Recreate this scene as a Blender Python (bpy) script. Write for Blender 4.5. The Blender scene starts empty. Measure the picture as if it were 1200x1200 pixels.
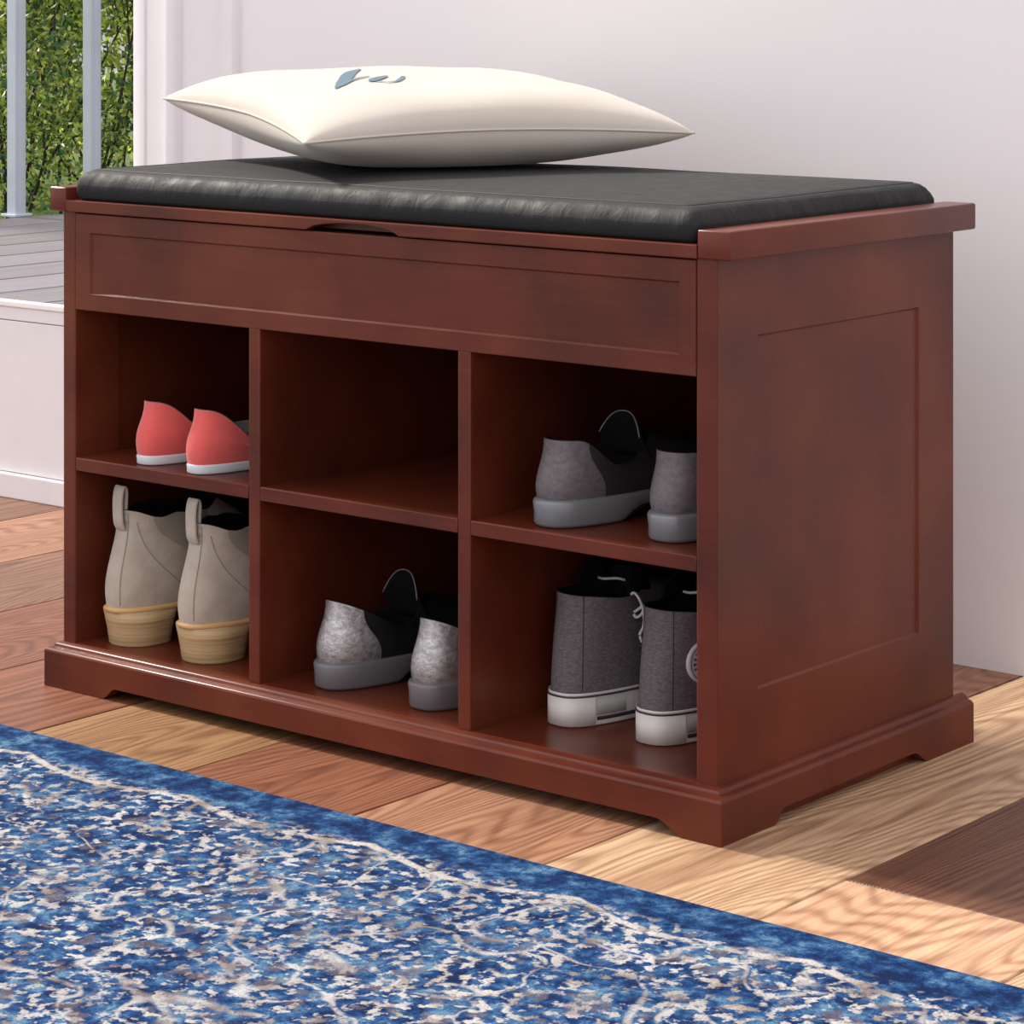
import bpy, bmesh, math, random
from mathutils import Vector, Matrix
PI = math.pi
random.seed(7)
C = bpy.context.scene.collection

# ------------------------------------------------------------ materials
def new_mat(name):
    m = bpy.data.materials.new(name); m.use_nodes = True
    nt = m.node_tree; b = nt.nodes['Principled BSDF']
    return m, nt, b
def N(nt, t, **kw):
    n = nt.nodes.new(t)
    for k, v in kw.items():
        if hasattr(n, k): setattr(n, k, v)
    return n
def srgb(r, g, b):
    f = lambda c: (c/255/12.92) if c/255 <= .04045 else ((c/255+.055)/1.055)**2.4
    return (f(r), f(g), f(b), 1)
def L(nt, a, b): nt.links.new(a, b)
def coords(nt, scale=(1,1,1), loc=(0,0,0), out='Object'):
    tc = N(nt, 'ShaderNodeTexCoord'); mp = N(nt, 'ShaderNodeMapping')
    mp.inputs['Scale'].default_value = scale; mp.inputs['Location'].default_value = loc
    L(nt, tc.outputs[out], mp.inputs['Vector']); return mp.outputs['Vector']
def noise(nt, vec, scale, detail=2, rough=.5, dist=0):
    n = N(nt, 'ShaderNodeTexNoise'); n.inputs['Scale'].default_value = scale
    n.inputs['Detail'].default_value = detail; n.inputs['Roughness'].default_value = rough
    n.inputs['Distortion'].default_value = dist
    L(nt, vec, n.inputs['Vector']); return n.outputs['Fac']
def ramp(nt, fac, stops, interp='LINEAR'):
    r = N(nt, 'ShaderNodeValToRGB'); r.color_ramp.interpolation = interp
    el = r.color_ramp.elements
    while len(el) < len(stops): el.new(.5)
    for e, (p, c) in zip(el, stops):
        e.position = p; e.color = c if len(c) == 4 else (*c, 1)
    L(nt, fac, r.inputs['Fac']); return r.outputs['Color']
def mix(nt, fac, a, b, mode='MIX'):
    m = N(nt, 'ShaderNodeMix'); m.data_type = 'RGBA'; m.blend_type = mode
    for sock, v in ((m.inputs[0], fac), (m.inputs[6], a), (m.inputs[7], b)):
        if isinstance(v, (int, float)): sock.default_value = v
        elif isinstance(v, tuple): sock.default_value = v
        else: L(nt, v, sock)
    return m.outputs[2]
def math_(nt, op, a, b=None, c=None):
    m = N(nt, 'ShaderNodeMath'); m.operation = op
    for i, v in enumerate((a, b, c)):
        if v is None: continue
        if isinstance(v, (int, float)): m.inputs[i].default_value = v
        else: L(nt, v, m.inputs[i])
    return m.outputs[0]
def bump(nt, bsdf, h, strength, dist=.002):
    b = N(nt, 'ShaderNodeBump'); b.inputs['Strength'].default_value = strength
    b.inputs['Distance'].default_value = dist
    L(nt, h, b.inputs['Height']); L(nt, b.outputs[0], bsdf.inputs['Normal'])
def simple(name, col, rough=.5, metal=0, spec=.5, var=0, vscale=20, bmp=0, bscale=200, bdist=.001):
    m, nt, b = new_mat(name)
    b.inputs['Roughness'].default_value = rough; b.inputs['Metallic'].default_value = metal
    b.inputs['Specular IOR Level'].default_value = spec
    v = coords(nt)
    if var:
        d = tuple(c*(1-var) for c in col[:3]) + (1,); u = tuple(min(1, c*(1+var)) for c in col[:3]) + (1,)
        L(nt, ramp(nt, noise(nt, v, vscale, 3), [(.3, d), (.7, u)]), b.inputs['Base Color'])
    else: b.inputs['Base Color'].default_value = col
    if bmp: bump(nt, b, noise(nt, v, bscale, 3), bmp, bdist)
    return m

M = {}
def cherry():
    m, nt, b = new_mat('cherry_stained_wood')
    v = coords(nt)
    blot = noise(nt, v, 6.5, 3, .5, 0)
    base = ramp(nt, blot, [(.32, (.062, .0125, .0065)), (.50, (.108, .0190, .0078)), (.68, (.142, .0310, .0115))])
    gr = noise(nt, coords(nt, (3, 40, 60)), 4, 4, .6)
    col = mix(nt, .10, base, ramp(nt, gr, [(.35, (.10, .02, .01)), (.65, (.24, .06, .035))]))
    L(nt, col, b.inputs['Base Color'])
    L(nt, ramp(nt, noise(nt, v, 8, 2), [(.1, (.27,)*3), (.9, (.38,)*3)]), b.inputs['Roughness'])
    b.inputs['Specular IOR Level'].default_value = .30
    bump(nt, b, noise(nt, v, 90, 3), .05, .0006)
    return m
M['cherry'] = cherry()

def floor_mat():
    m, nt, b = new_mat('oak_plank_floor')
    at = N(nt, 'ShaderNodeAttribute'); at.attribute_name = 'tint'
    of = N(nt, 'ShaderNodeAttribute'); of.attribute_name = 'shift'
    tc = N(nt, 'ShaderNodeTexCoord')
    add = N(nt, 'ShaderNodeVectorMath'); add.operation = 'ADD'
    L(nt, tc.outputs['Object'], add.inputs[0]); L(nt, of.outputs['Vector'], add.inputs[1])
    mp = N(nt, 'ShaderNodeMapping'); mp.inputs['Scale'].default_value = (5.5, .85, 1)
    L(nt, add.outputs[0], mp.inputs['Vector'])
    big = noise(nt, mp.outputs[0], 1.0, 1.5, .4, .25)
    rings = math_(nt, 'SINE', math_(nt, 'MULTIPLY', math_(nt, 'ADD', big, math_(nt, 'MULTIPLY', noise(nt, mp.outputs[0], 9, 3, .6), .012)), 400))
    rings = math_(nt, 'MULTIPLY_ADD', rings, .5, .5)
    rings = math_(nt, 'POWER', rings, 1.8)
    mp2 = N(nt, 'ShaderNodeMapping'); mp2.inputs['Scale'].default_value = (160, 5, 1)
    L(nt, add.outputs[0], mp2.inputs['Vector'])
    fib = noise(nt, mp2.outputs[0], 1, 4, .65)
    mp3 = N(nt, 'ShaderNodeMapping'); mp3.inputs['Scale'].default_value = (8, 2.2, 1)
    L(nt, add.outputs[0], mp3.inputs['Vector'])
    cloud = noise(nt, mp3.outputs[0], 1, 3, .5)
    c1 = mix(nt, math_(nt, 'MULTIPLY', rings, .55), at.outputs['Color'], (.40, .26, .21, 1), 'MULTIPLY')
    c2 = mix(nt, .75, c1, ramp(nt, fib, [(.34, (.50, .41, .38)), (.60, (1, 1, 1))]), 'MULTIPLY')
    c3 = mix(nt, .6, c2, ramp(nt, cloud, [(.3, (.72, .66, .62)), (.7, (1.0, 1.0, 1.0))]), 'MULTIPLY')
    vo = N(nt, 'ShaderNodeTexVoronoi'); vo.inputs['Scale'].default_value = 1
    mp4 = N(nt, 'ShaderNodeMapping'); mp4.inputs['Scale'].default_value = (4.5, 2.4, 1)
    L(nt, add.outputs[0], mp4.inputs['Vector']); L(nt, mp4.outputs[0], vo.inputs['Vector'])
    kn = ramp(nt, vo.outputs['Distance'], [(.02, (.25, .12, .08)), (.065, (1, 1, 1))])
    c4 = mix(nt, .8, c3, kn, 'MULTIPLY')
    L(nt, c4, b.inputs['Base Color'])
    b.inputs['Roughness'].default_value = .48; b.inputs['Specular IOR Level'].default_value = .35
    h = math_(nt, 'ADD', math_(nt, 'MULTIPLY', rings, -.6), fib)
    bump(nt, b, h, .25, .0012)
    return m
M['floor'] = floor_mat()
def deck_mat():
    m, nt, b = new_mat('weathered_grey_deck_boards')
    at = N(nt, 'ShaderNodeAttribute'); at.attribute_name = 'tint'
    fib = noise(nt, coords(nt, (60, 2, 1)), 1, 4, .6)
    L(nt, mix(nt, .7, at.outputs['Color'], ramp(nt, fib, [(.3, (.62, .6, .62)), (.7, (1, 1, 1))]), 'MULTIPLY'), b.inputs['Base Color'])
    b.inputs['Roughness'].default_value = .6
    bump(nt, b, fib, .2, .001)
    return m
M['deck'] = deck_mat()

def rug_mat():
    m, nt, b = new_mat('distressed_blue_pile')
    v = coords(nt)
    # warped coordinates
    nz = N(nt, 'ShaderNodeTexNoise'); nz.inputs['Scale'].default_value = 30; nz.inputs['Detail'].default_value = 2
    L(nt, v, nz.inputs['Vector'])
    sub = N(nt, 'ShaderNodeVectorMath'); sub.operation = 'SUBTRACT'
    L(nt, nz.outputs['Color'], sub.inputs[0]); sub.inputs[1].default_value = (.5, .5, .5)
    sc = N(nt, 'ShaderNodeVectorMath'); sc.operation = 'SCALE'; sc.inputs['Scale'].default_value = .010
    L(nt, sub.outputs[0], sc.inputs[0])
    wv = N(nt, 'ShaderNodeVectorMath'); wv.operation = 'ADD'
    L(nt, v, wv.inputs[0]); L(nt, sc.outputs[0], wv.inputs[1]); w = wv.outputs[0]
    tone = noise(nt, w, 52, 4, .7)
    blue = ramp(nt, tone, [(.37, srgb(16, 38, 80)), (.46, srgb(24, 60, 110)), (.55, srgb(50, 90, 136)), (.66, srgb(98, 136, 164))])
    spots = noise(nt, w, 96, 2.2, .55, .0)
    scroll = noise(nt, w, 9, 1, .5, .5)
    ridge = math_(nt, 'ABSOLUTE', math_(nt, 'SUBTRACT', scroll, .5))
    r1 = ramp(nt, ridge, [(.005, (1, 1, 1)), (.016, (0, 0, 0))])
    fz = noise(nt, v, 420, 3, .8)
    s1 = ramp(nt, math_(nt, 'ADD', spots, math_(nt, 'MULTIPLY', math_(nt, 'SUBTRACT', fz, .5), .22)), [(.515, (0, 0, 0)), (.61, (1, 1, 1))])
    area = ramp(nt, noise(nt, v, 5, 2), [(.3, (.75,)*3), (.62, (1, 1, 1))])
    fade = ramp(nt, noise(nt, w, 70, 2, .6), [(.38, (0, 0, 0)), (.5, (1, 1, 1))])
    crm = math_(nt, 'MAXIMUM', math_(nt, 'MULTIPLY', s1, area), math_(nt, 'MULTIPLY', math_(nt, 'MULTIPLY', r1, fade), .8))
    sep = N(nt, 'ShaderNodeSeparateXYZ'); L(nt, w, sep.inputs[0])
    sep2 = N(nt, 'ShaderNodeSeparateXYZ'); L(nt, v, sep2.inputs[0])
    d = math_(nt, 'SUBTRACT', -.140, sep.outputs['Y'])           # distance in from the woven edge
    inb = ramp(nt, math_(nt, 'MULTIPLY', d, 10), [(.46, (0, 0, 0)), (.58, (1, 1, 1))])
    sc_ = math_(nt, 'MULTIPLY', math_(nt, 'ABSOLUTE', math_(nt, 'SINE', math_(nt, 'MULTIPLY', sep2.outputs['X'], 15))), .022)
    d2 = math_(nt, 'ABSOLUTE', math_(nt, 'SUBTRACT', d, math_(nt, 'ADD', .052, sc_)))
    line = ramp(nt, math_(nt, 'MULTIPLY', d2, 100), [(.28, (1, 1, 1)), (.55, (0, 0, 0))])
    crm = math_(nt, 'MULTIPLY', crm, inb)
    crm = math_(nt, 'MAXIMUM', crm, math_(nt, 'MULTIPLY', line, fade))
    creamcol = ramp(nt, noise(nt, w, 24, 2), [(.34, srgb(150, 136, 126)), (.47, srgb(192, 186, 180)), (.7, srgb(210, 208, 206))])
    c = mix(nt, crm, blue, creamcol)
    tan = math_(nt, 'MULTIPLY', ramp(nt, noise(nt, w, 50, 1, .5, .3), [(.60, (0, 0, 0)), (.66, (1, 1, 1))]), inb)
    c = mix(nt, math_(nt, 'MULTIPLY', tan, .5), c, srgb(118, 104, 100))
    fuzz = noise(nt, v, 420, 3, .8)
    c = mix(nt, .65, c, ramp(nt, fuzz, [(.3, (.5,)*3), (.6, (1, 1, 1))]), 'MULTIPLY')
    L(nt, c, b.inputs['Base Color'])
    b.inputs['Roughness'].default_value = .95; b.inputs['Specular IOR Level'].default_value = .1
    b.inputs['Sheen Weight'].default_value = .0
    h = math_(nt, 'ADD', fuzz, math_(nt, 'MULTIPLY', spots, 1.4))
    bump(nt, b, h, .6, .003)
    return m
M['rug'] = rug_mat()

def wall_mat():
    m, nt, b = new_mat('painted_plaster')
    v = coords(nt)
    L(nt, ramp(nt, noise(nt, v, 3, 3), [(.3, (.82, .80, .822)), (.7, (.835, .815, .835))]), b.inputs['Base Color'])
    b.inputs['Roughness'].default_value = .8
    bump(nt, b, noise(nt, v, 120, 3), .05, .0008)
    return m
M['wall'] = wall_mat()
M['trim'] = simple('white_gloss_paint', (.81, .785, .81, 1), .45, var=.02, bmp=.03, bscale=60)
M['sill'] = simple('bright_white_sill_paint', (.90, .88, .88, 1), .4, var=.01)

def leather():
    m, nt, b = new_mat('black_leather')
    v = coords(nt)
    b.inputs['Base Color'].default_value = (.0085, .0085, .009, 1)
    L(nt, ramp(nt, noise(nt, v, 60, 3), [(.3, (.58,)*3), (.7, (.74,)*3)]), b.inputs['Roughness'])
    b.inputs['Specular IOR Level'].default_value = .40
    sep = N(nt, 'ShaderNodeSeparateXYZ'); L(nt, v, sep.inputs[0])
    # puckers gathered under the top seam
    pk = noise(nt, coords(nt, (60, 60, 16)), 1, 3, .6, .8)
    z = math_(nt, 'MULTIPLY', math_(nt, 'SUBTRACT', sep.outputs['Z'], .4875), 33)
    msk = ramp(nt, z, [(.22, (0, 0, 0)), (.50, (1, 1, 1)), (.88, (.8,)*3), (.98, (0, 0, 0))])
    h = math_(nt, 'MULTIPLY', pk, msk)
    h2 = math_(nt, 'ADD', math_(nt, 'MULTIPLY', h, 1.0), math_(nt, 'MULTIPLY', noise(nt, v, 500, 2), .03))
    bump(nt, b, h2, .42, .004)
    return m
M['leather'] = leather()
M['seam'] = simple('black_thread', (.012, .012, .012, 1), .6)

def pillow_mat():
    m, nt, b = new_mat('cream_cotton')
    v = coords(nt)
    L(nt, ramp(nt, noise(nt, v, 12, 2), [(.3, (.54, .485, .42)), (.7, (.565, .515, .455))]), b.inputs['Base Color'])
    b.inputs['Roughness'].default_value = .9; b.inputs['Sheen Weight'].default_value = .2
    b.inputs['Specular IOR Level'].default_value = .15
    bump(nt, b, noise(nt, v, 900, 2, .7), .25, .0008)
    return m
M['pillow'] = pillow_mat()
M['ink'] = simple('slate_blue_print', srgb(104, 124, 138), .9, spec=.1, var=.12, vscale=90)

def suede(name, col, var=.12):
    m, nt, b = new_mat(name); v = coords(nt)
    d = tuple(c*(1-var) for c in col[:3]); u = tuple(min(1, c*(1+var)) for c in col[:3])
    L(nt, ramp(nt, noise(nt, v, 45, 4, .65), [(.3, d), (.7, u)]), b.inputs['Base Color'])
    b.inputs['Roughness'].default_value = .95; b.inputs['Sheen Weight'].default_value = .4
    b.inputs['Specular IOR Level'].default_value = .1
    bump(nt, b, noise(nt, v, 700, 3, .7), .3, .0007)
    return m
M['suede'] = suede('taupe_suede', (.44, .375, .305))
M['gore'] = suede('taupe_elastic', (.30, .255, .20), .06)
M['coral'] = suede('coral_suede', (.72, .115, .10), .06)
M['redsole'] = simple('pale_grey_rubber', (.62, .64, .68, 1), .5)
M['greylining'] = simple('grey_green_lining', (.16, .17, .15, 1), .9)
def stack():
    m, nt, b = new_mat('stacked_leather_heel')
    v = coords(nt, (6, 6, 330))
    f = noise(nt, v, 1, 3, .5)
    L(nt, ramp(nt, f, [(.3, (.34, .215, .095)), (.5, (.47, .32, .16)), (.7, (.56, .39, .21))]), b.inputs['Base Color'])
    b.inputs['Roughness'].default_value = .55
    bump(nt, b, f, .5, .0012)
    return m
M['stack'] = stack()
M['stackrim'] = simple('tan_leather_welt', (.60, .36, .15, 1), .5, var=.1)
def crinkle(name, lo, hi, rough, metal):
    m, nt, b = new_mat(name); v = coords(nt)
    n = noise(nt, coords(nt, (1, 1, 1.6)), 120, 6, .75, .4)
    L(nt, ramp(nt, n, [(.38, lo), (.62, hi)]), b.inputs['Base Color'])
    b.inputs['Metallic'].default_value = metal; b.inputs['Roughness'].default_value = rough
    bump(nt, b, n, .55, .002)
    return m
M['silver'] = crinkle('crinkled_silver_leather', (.30, .285, .29), (.56, .545, .545), .36, .8)
M['greyleather'] = crinkle('soft_grey_leather', (.105, .088, .092), (.155, .132, .137), .5, .15)
M['blackleather'] = simple('matte_black_leather', (.010, .010, .010, 1), .55, spec=.3)
M['darkgrey'] = simple('charcoal_leather', (.028, .022, .022, 1), .6, spec=.3)
M['silversole'] = simple('silver_grey_rubber', (.15, .142, .147, 1), .38, metal=.2)
M['greysole'] = simple('glossy_grey_rubber', (.19, .19, .20, 1), .28, metal=.2)
M['lining'] = simple('black_textile_lining', (.008, .008, .008, 1), .95, spec=.1)
M['piping'] = simple('pale_piping', (.20, .18, .17, 1), .5)
def canvas():
    m, nt, b = new_mat('grey_canvas'); v = coords(nt)
    wv = N(nt, 'ShaderNodeTexWave'); wv.bands_direction = 'Z'; wv.inputs['Scale'].default_value = 420
    L(nt, v, wv.inputs['Vector'])
    n = noise(nt, coords(nt, (1, 1, 2.5)), 260, 3, .7)
    L(nt, ramp(nt, n, [(.3, (.095, .080, .084)), (.7, (.185, .162, .168))]), b.inputs['Base Color'])
    b.inputs['Roughness'].default_value = .95; b.inputs['Specular IOR Level'].default_value = .15
    bump(nt, b, math_(nt, 'ADD', n, math_(nt, 'MULTIPLY', wv.outputs['Fac'], .4)), .4, .001)
    return m
M['canvas'] = canvas()
M['rubber'] = simple('white_rubber', (.66, .62, .58, 1), .5, var=.05, vscale=60)
M['rubbergrey'] = simple('grey_white_rubber', (.48, .47, .46, 1), .5)
M['stripe'] = simple('black_rubber_stripe', (.03, .03, .032, 1), .5)
M['lace'] = simple('white_cotton_lace', (.66, .62, .62, 1), .9)
M['patch'] = simple('silver_rubber_patch', (.55, .50, .52, 1), .5)
M['patchink'] = simple('dark_patch_print', (.10, .08, .10, 1), .6)
M['post'] = simple('painted_grey_post', (.55, .60, .68, 1), .55, var=.05)
def leafmat():
    m, nt, b = new_mat('leaf_green')
    at = N(nt, 'ShaderNodeAttribute'); at.attribute_name = 'tint'
    L(nt, at.outputs['Color'], b.inputs['Base Color']); b.inputs['Roughness'].default_value = .4
    tr = N(nt, 'ShaderNodeBsdfTranslucent')
    g = mix(nt, 1.0, at.outputs['Color'], (1.0, 1.0, .45, 1), 'MULTIPLY')
    L(nt, g, tr.inputs['Color'])
    ms = N(nt, 'ShaderNodeMixShader'); ms.inputs[0].default_value = .45
    L(nt, b.outputs[0], ms.inputs[1]); L(nt, tr.outputs[0], ms.inputs[2])
    L(nt, ms.outputs[0], nt.nodes['Material Output'].inputs['Surface'])
    return m
M['leaf'] = leafmat()
M['bark'] = simple('dark_bark', (.035, .026, .018, 1), .9, var=.3, vscale=40)
M['lawn'] = simple('lawn_green', (.07, .13, .025, 1), .9, var=.35, vscale=30)

# ------------------------------------------------------------ object helpers
def obj(name, bm, mat, parent=None, smooth=True, label=None, recalc=True):
    if recalc: bmesh.ops.recalc_face_normals(bm, faces=bm.faces)
    me = bpy.data.meshes.new(name); bm.to_mesh(me); bm.free()
    if smooth:
        for p in me.polygons: p.use_smooth = True
    me.materials.append(mat)
    o = bpy.data.objects.new(name, me); C.objects.link(o)
    if parent: o.parent = parent
    if label: o['label'] = label
    return o
def angle_smooth(o, deg=20):
    me = o.data
    for p in me.polygons: p.use_smooth = True
    bm = bmesh.new(); bm.from_mesh(me)
    for e in bm.edges:
        if len(e.link_faces) == 2 and e.calc_face_angle(0) > math.radians(deg): e.smooth = False
    bm.to_mesh(me); bm.free(); return o
def thing(name, label, cat, loc=(0,0,0), group=None):
    o = bpy.data.objects.new(name, None); C.objects.link(o); o.location = loc
    o.empty_display_size = .05
    o['label'] = label; o['category'] = cat
    if group: o['group'] = group
    return o
def struct(o): o['kind'] = 'structure'; return o
def box(bm, x0, x1, y0, y1, z0, z1, bev=0, seg=2):
    r = bmesh.ops.create_cube(bm, size=1)
    for v in r['verts']:
        v.co = Vector((x0+(v.co.x+.5)*(x1-x0), y0+(v.co.y+.5)*(y1-y0), z0+(v.co.z+.5)*(z1-z0)))
    if bev:
        es = list({e for v in r['verts'] for e in v.link_edges})
        bmesh.ops.bevel(bm, geom=es, offset=bev, segments=seg, profile=.5, affect='EDGES')
def boxobj(name, x0, x1, y0, y1, z0, z1, mat, parent=None, bev=.0012, seg=2, label=None):
    bm = bmesh.new(); box(bm, x0, x1, y0, y1, z0, z1, bev, seg)
    return angle_smooth(obj(name, bm, mat, parent, label=label))
def prism(bm, pts, f, a, b):
    """extrude a 2-D outline between a and b; f(u, v, w) -> xyz"""
    A = [bm.verts.new(f(u, v, a)) for u, v in pts]; B = [bm.verts.new(f(u, v, b)) for u, v in pts]
    n = len(pts)
    for i in range(n): bm.faces.new((A[i], A[(i+1) % n], B[(i+1) % n], B[i]))
    bm.faces.new(A[::-1]); bm.faces.new(B)
def grid(bm, rows, close_u=True, cap0=False, cap1=False):
    V = [[bm.verts.new(p) for p in r] for r in rows]
    n = len(rows[0])
    for i in range(len(rows)-1):
        for j in range(n if close_u else n-1):
            k = (j+1) % n
            bm.faces.new((V[i][j], V[i][k], V[i+1][k], V[i+1][j]))
    if cap0: bm.faces.new(V[0][::-1])
    if cap1: bm.faces.new(V[-1])
    return V
def tube(bm, pts, r, n=8, taper=None):
    pts = [Vector(p) for p in pts]; rows = []
    up = Vector((0, 0, 1))
    for i, p in enumerate(pts):
        t = (pts[min(i+1, len(pts)-1)] - pts[max(i-1, 0)]).normalized()
        a = t.cross(up)
        if a.length < .05: a = t.cross(Vector((1, 0, 0)))
        a.normalize(); b = t.cross(a)
        rr = r if taper is None else r*(1+(taper-1)*i/(len(pts)-1))
        rows.append([p + a*rr*math.cos(2*PI*k/n) + b*rr*math.sin(2*PI*k/n) for k in range(n)])
    grid(bm, rows, True, True, True)
def catmull(pts, k=6):
    P = [Vector(p) for p in pts]; P = [P[0]*2-P[1]] + P + [P[-1]*2-P[-2]]; out = []
    for i in range(1, len(P)-2):
        for j in range(k):
            t = j/k
            out.append(.5*((2*P[i])+(P[i+1]-P[i-1])*t+(2*P[i-1]-5*P[i]+4*P[i+1]-P[i+2])*t*t+(3*P[i]-P[i-1]-3*P[i+1]+P[i+2])*t**3))
    out.append(P[-2]); return out
def sstep(a, b, x):
    t = max(0, min(1, (x-a)/(b-a))); return t*t*(3-2*t)

# ------------------------------------------------------------ camera
cam = bpy.data.cameras.new('camera'); co = bpy.data.objects.new('camera', cam); C.objects.link(co)
co.location = (1.2781, -1.8266, .6939); co.rotation_euler = (PI/2, 0, .6868)
cam.lens = 96.23; cam.sensor_width = 36; cam.shift_y = -.50625; cam.clip_start = .05
bpy.context.scene.camera = co

# ------------------------------------------------------------ floor
PW = .2057
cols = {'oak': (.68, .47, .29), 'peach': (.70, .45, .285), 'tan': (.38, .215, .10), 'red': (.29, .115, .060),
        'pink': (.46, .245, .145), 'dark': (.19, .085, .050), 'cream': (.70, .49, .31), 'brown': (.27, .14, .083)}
bm = bmesh.new(); tint = bm.loops.layers.float_color.new('tint'); shf = bm.loops.layers.float_color.new('shift')
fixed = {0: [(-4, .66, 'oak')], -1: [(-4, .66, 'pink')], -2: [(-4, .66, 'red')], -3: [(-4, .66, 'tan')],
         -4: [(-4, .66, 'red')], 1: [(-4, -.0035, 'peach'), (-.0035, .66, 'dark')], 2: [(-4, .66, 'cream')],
         -5: [(-4, .66, 'red')], -6: [(-4, .66, 'brown')], -7: [(-4, .66, 'pink')], -8: [(-4, .66, 'brown')]}  # left planks mostly darker: shade on that floor put into their colour
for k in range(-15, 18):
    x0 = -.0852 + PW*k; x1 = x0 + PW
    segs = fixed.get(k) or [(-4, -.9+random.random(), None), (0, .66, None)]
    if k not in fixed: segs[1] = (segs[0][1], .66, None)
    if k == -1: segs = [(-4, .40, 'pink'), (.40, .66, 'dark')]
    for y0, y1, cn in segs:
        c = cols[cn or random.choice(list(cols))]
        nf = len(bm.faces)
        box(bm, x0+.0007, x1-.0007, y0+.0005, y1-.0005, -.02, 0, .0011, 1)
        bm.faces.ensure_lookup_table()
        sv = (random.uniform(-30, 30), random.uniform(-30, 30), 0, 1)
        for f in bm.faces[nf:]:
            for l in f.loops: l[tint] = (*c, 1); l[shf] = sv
fl = struct(obj('floor', bm, M['floor'], smooth=False))

# ------------------------------------------------------------ rug
bm = bmesh.new()
box(bm, -2.3, 1.1, -2.6, -.1400, .0005, .0075, .003, 3)
rg = obj('rug', bm, M['rug'])
rg['label'] = 'blue and cream distressed woven rug on the plank floor in front of the bench'; rg['category'] = 'rug'

# ------------------------------------------------------------ back wall, riser, casing
WY = .655
bm = bmesh.new()
box(bm, -1.235, 3.4, WY, WY+.12, 0, 2.6)
box(bm, -3.0, -1.389, WY+.006, WY+.12, 0, .2345)
box(bm, -1.389, -1.235, WY, WY+.12, 0, 2.6)
box(bm, -3.0, -1.389, WY, WY+.12, 2.15, 2.6)
struct(obj('wall_back', bm, M['wall'], smooth=False))
bm = bmesh.new()       # sill nosing over the riser
box(bm, -3.0, -1.389, WY-.004, WY+.012, .2622, .2705, .002, 2)
struct(angle_smooth(obj('trim_1', bm, M['sill'])))
bm = bmesh.new()       # riser panel face with one shadow groove
box(bm, -3.0, -1.389, WY-.001, WY+.008, .2440, .2618, .0008, 1)
box(bm, -3.0, -1.389, WY-.001, WY+.008, .0345, .2428, .0008, 1)
struct(angle_smooth(obj('trim_2', bm, M['trim'])))
bm = bmesh.new()
box(bm, -3.0, -1.389, WY-.010, WY+.008, 0, .0335, .002, 2)
struct(angle_smooth(obj('baseboard_back', bm, M['trim'])))
# casing profile, extruded upwards (x, depth)
bm = bmesh.new()
prof = [(-1.389, WY+.05), (-1.389, WY-.014), (-1.382, WY-.018), (-1.3645, WY-.018), (-1.3625, WY-.014), (-1.3605, WY-.014), (-1.3585, WY-.018),
        (-1.330, WY-.018), (-1.322, WY-.021), (-1.312, WY-.021), (-1.3065, WY-.016), (-1.3045, WY-.006), (-1.236, WY-.006),
        (-1.230, WY-.010), (-1.222, WY-.012), (-1.2085, WY-.012), (-1.2035, WY-.006), (-1.2025, WY+.05)]
prism(bm, prof, lambda u, v, w: (u, v, w), 0, 2.3)
struct(angle_smooth(obj('trim_3', bm, M['trim']), 50))

# ------------------------------------------------------------ deck, posts, planting outside
bm = bmesh.new(); tint = bm.loops.layers.float_color.new('tint')
x = -2.735
while x < -1.391:
    g = random.uniform(.85, 1.15); c = (.235*g, .215*g, .235*g*random.uniform(.97, 1.05), 1)
    nf = len(bm.faces); box(bm, x, min(x+.138, -1.391), WY+.0122, 4.5, .235, .2695, .003, 1)
    bm.faces.ensure_lookup_table()
    for f in bm.faces[nf:]:
        for l in f.loops: l[tint] = c
    x += .142
struct(obj('patio_deck', bm, M['deck'], smooth=False))
bm = bmesh.new(); box(bm, -14, -2.74, -4, 12, -.1, .10)
struct(obj('lawn', bm, M['lawn'], smooth=False))

def post(name, y, label):
    t = thing(name, label, 'post', (-2.757, y, .2695), 'pale posts at the deck edge')
    bm = bmesh.new(); box(bm, -.013, .013, -.013, .013, 0, 2.2, .002, 2)
    box(bm, .0125, .0145, -.006, .006, 0, 2.2, .0008, 1)
    angle_smooth(obj('shaft', bm, M['post'], t))
    bm = bmesh.new(); box(bm, -.022, .022, -.022, .022, 0, .006, .0015, 1)
    angle_smooth(obj('base_plate', bm, M['post'], t))
    return t
post('deck_post', 1.606, 'pale grey-blue post at the deck edge, leftmost of the two, its foot visible')
post('deck_post', 1.797, 'pale grey-blue post rising right behind the left end of the black cushion')

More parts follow.
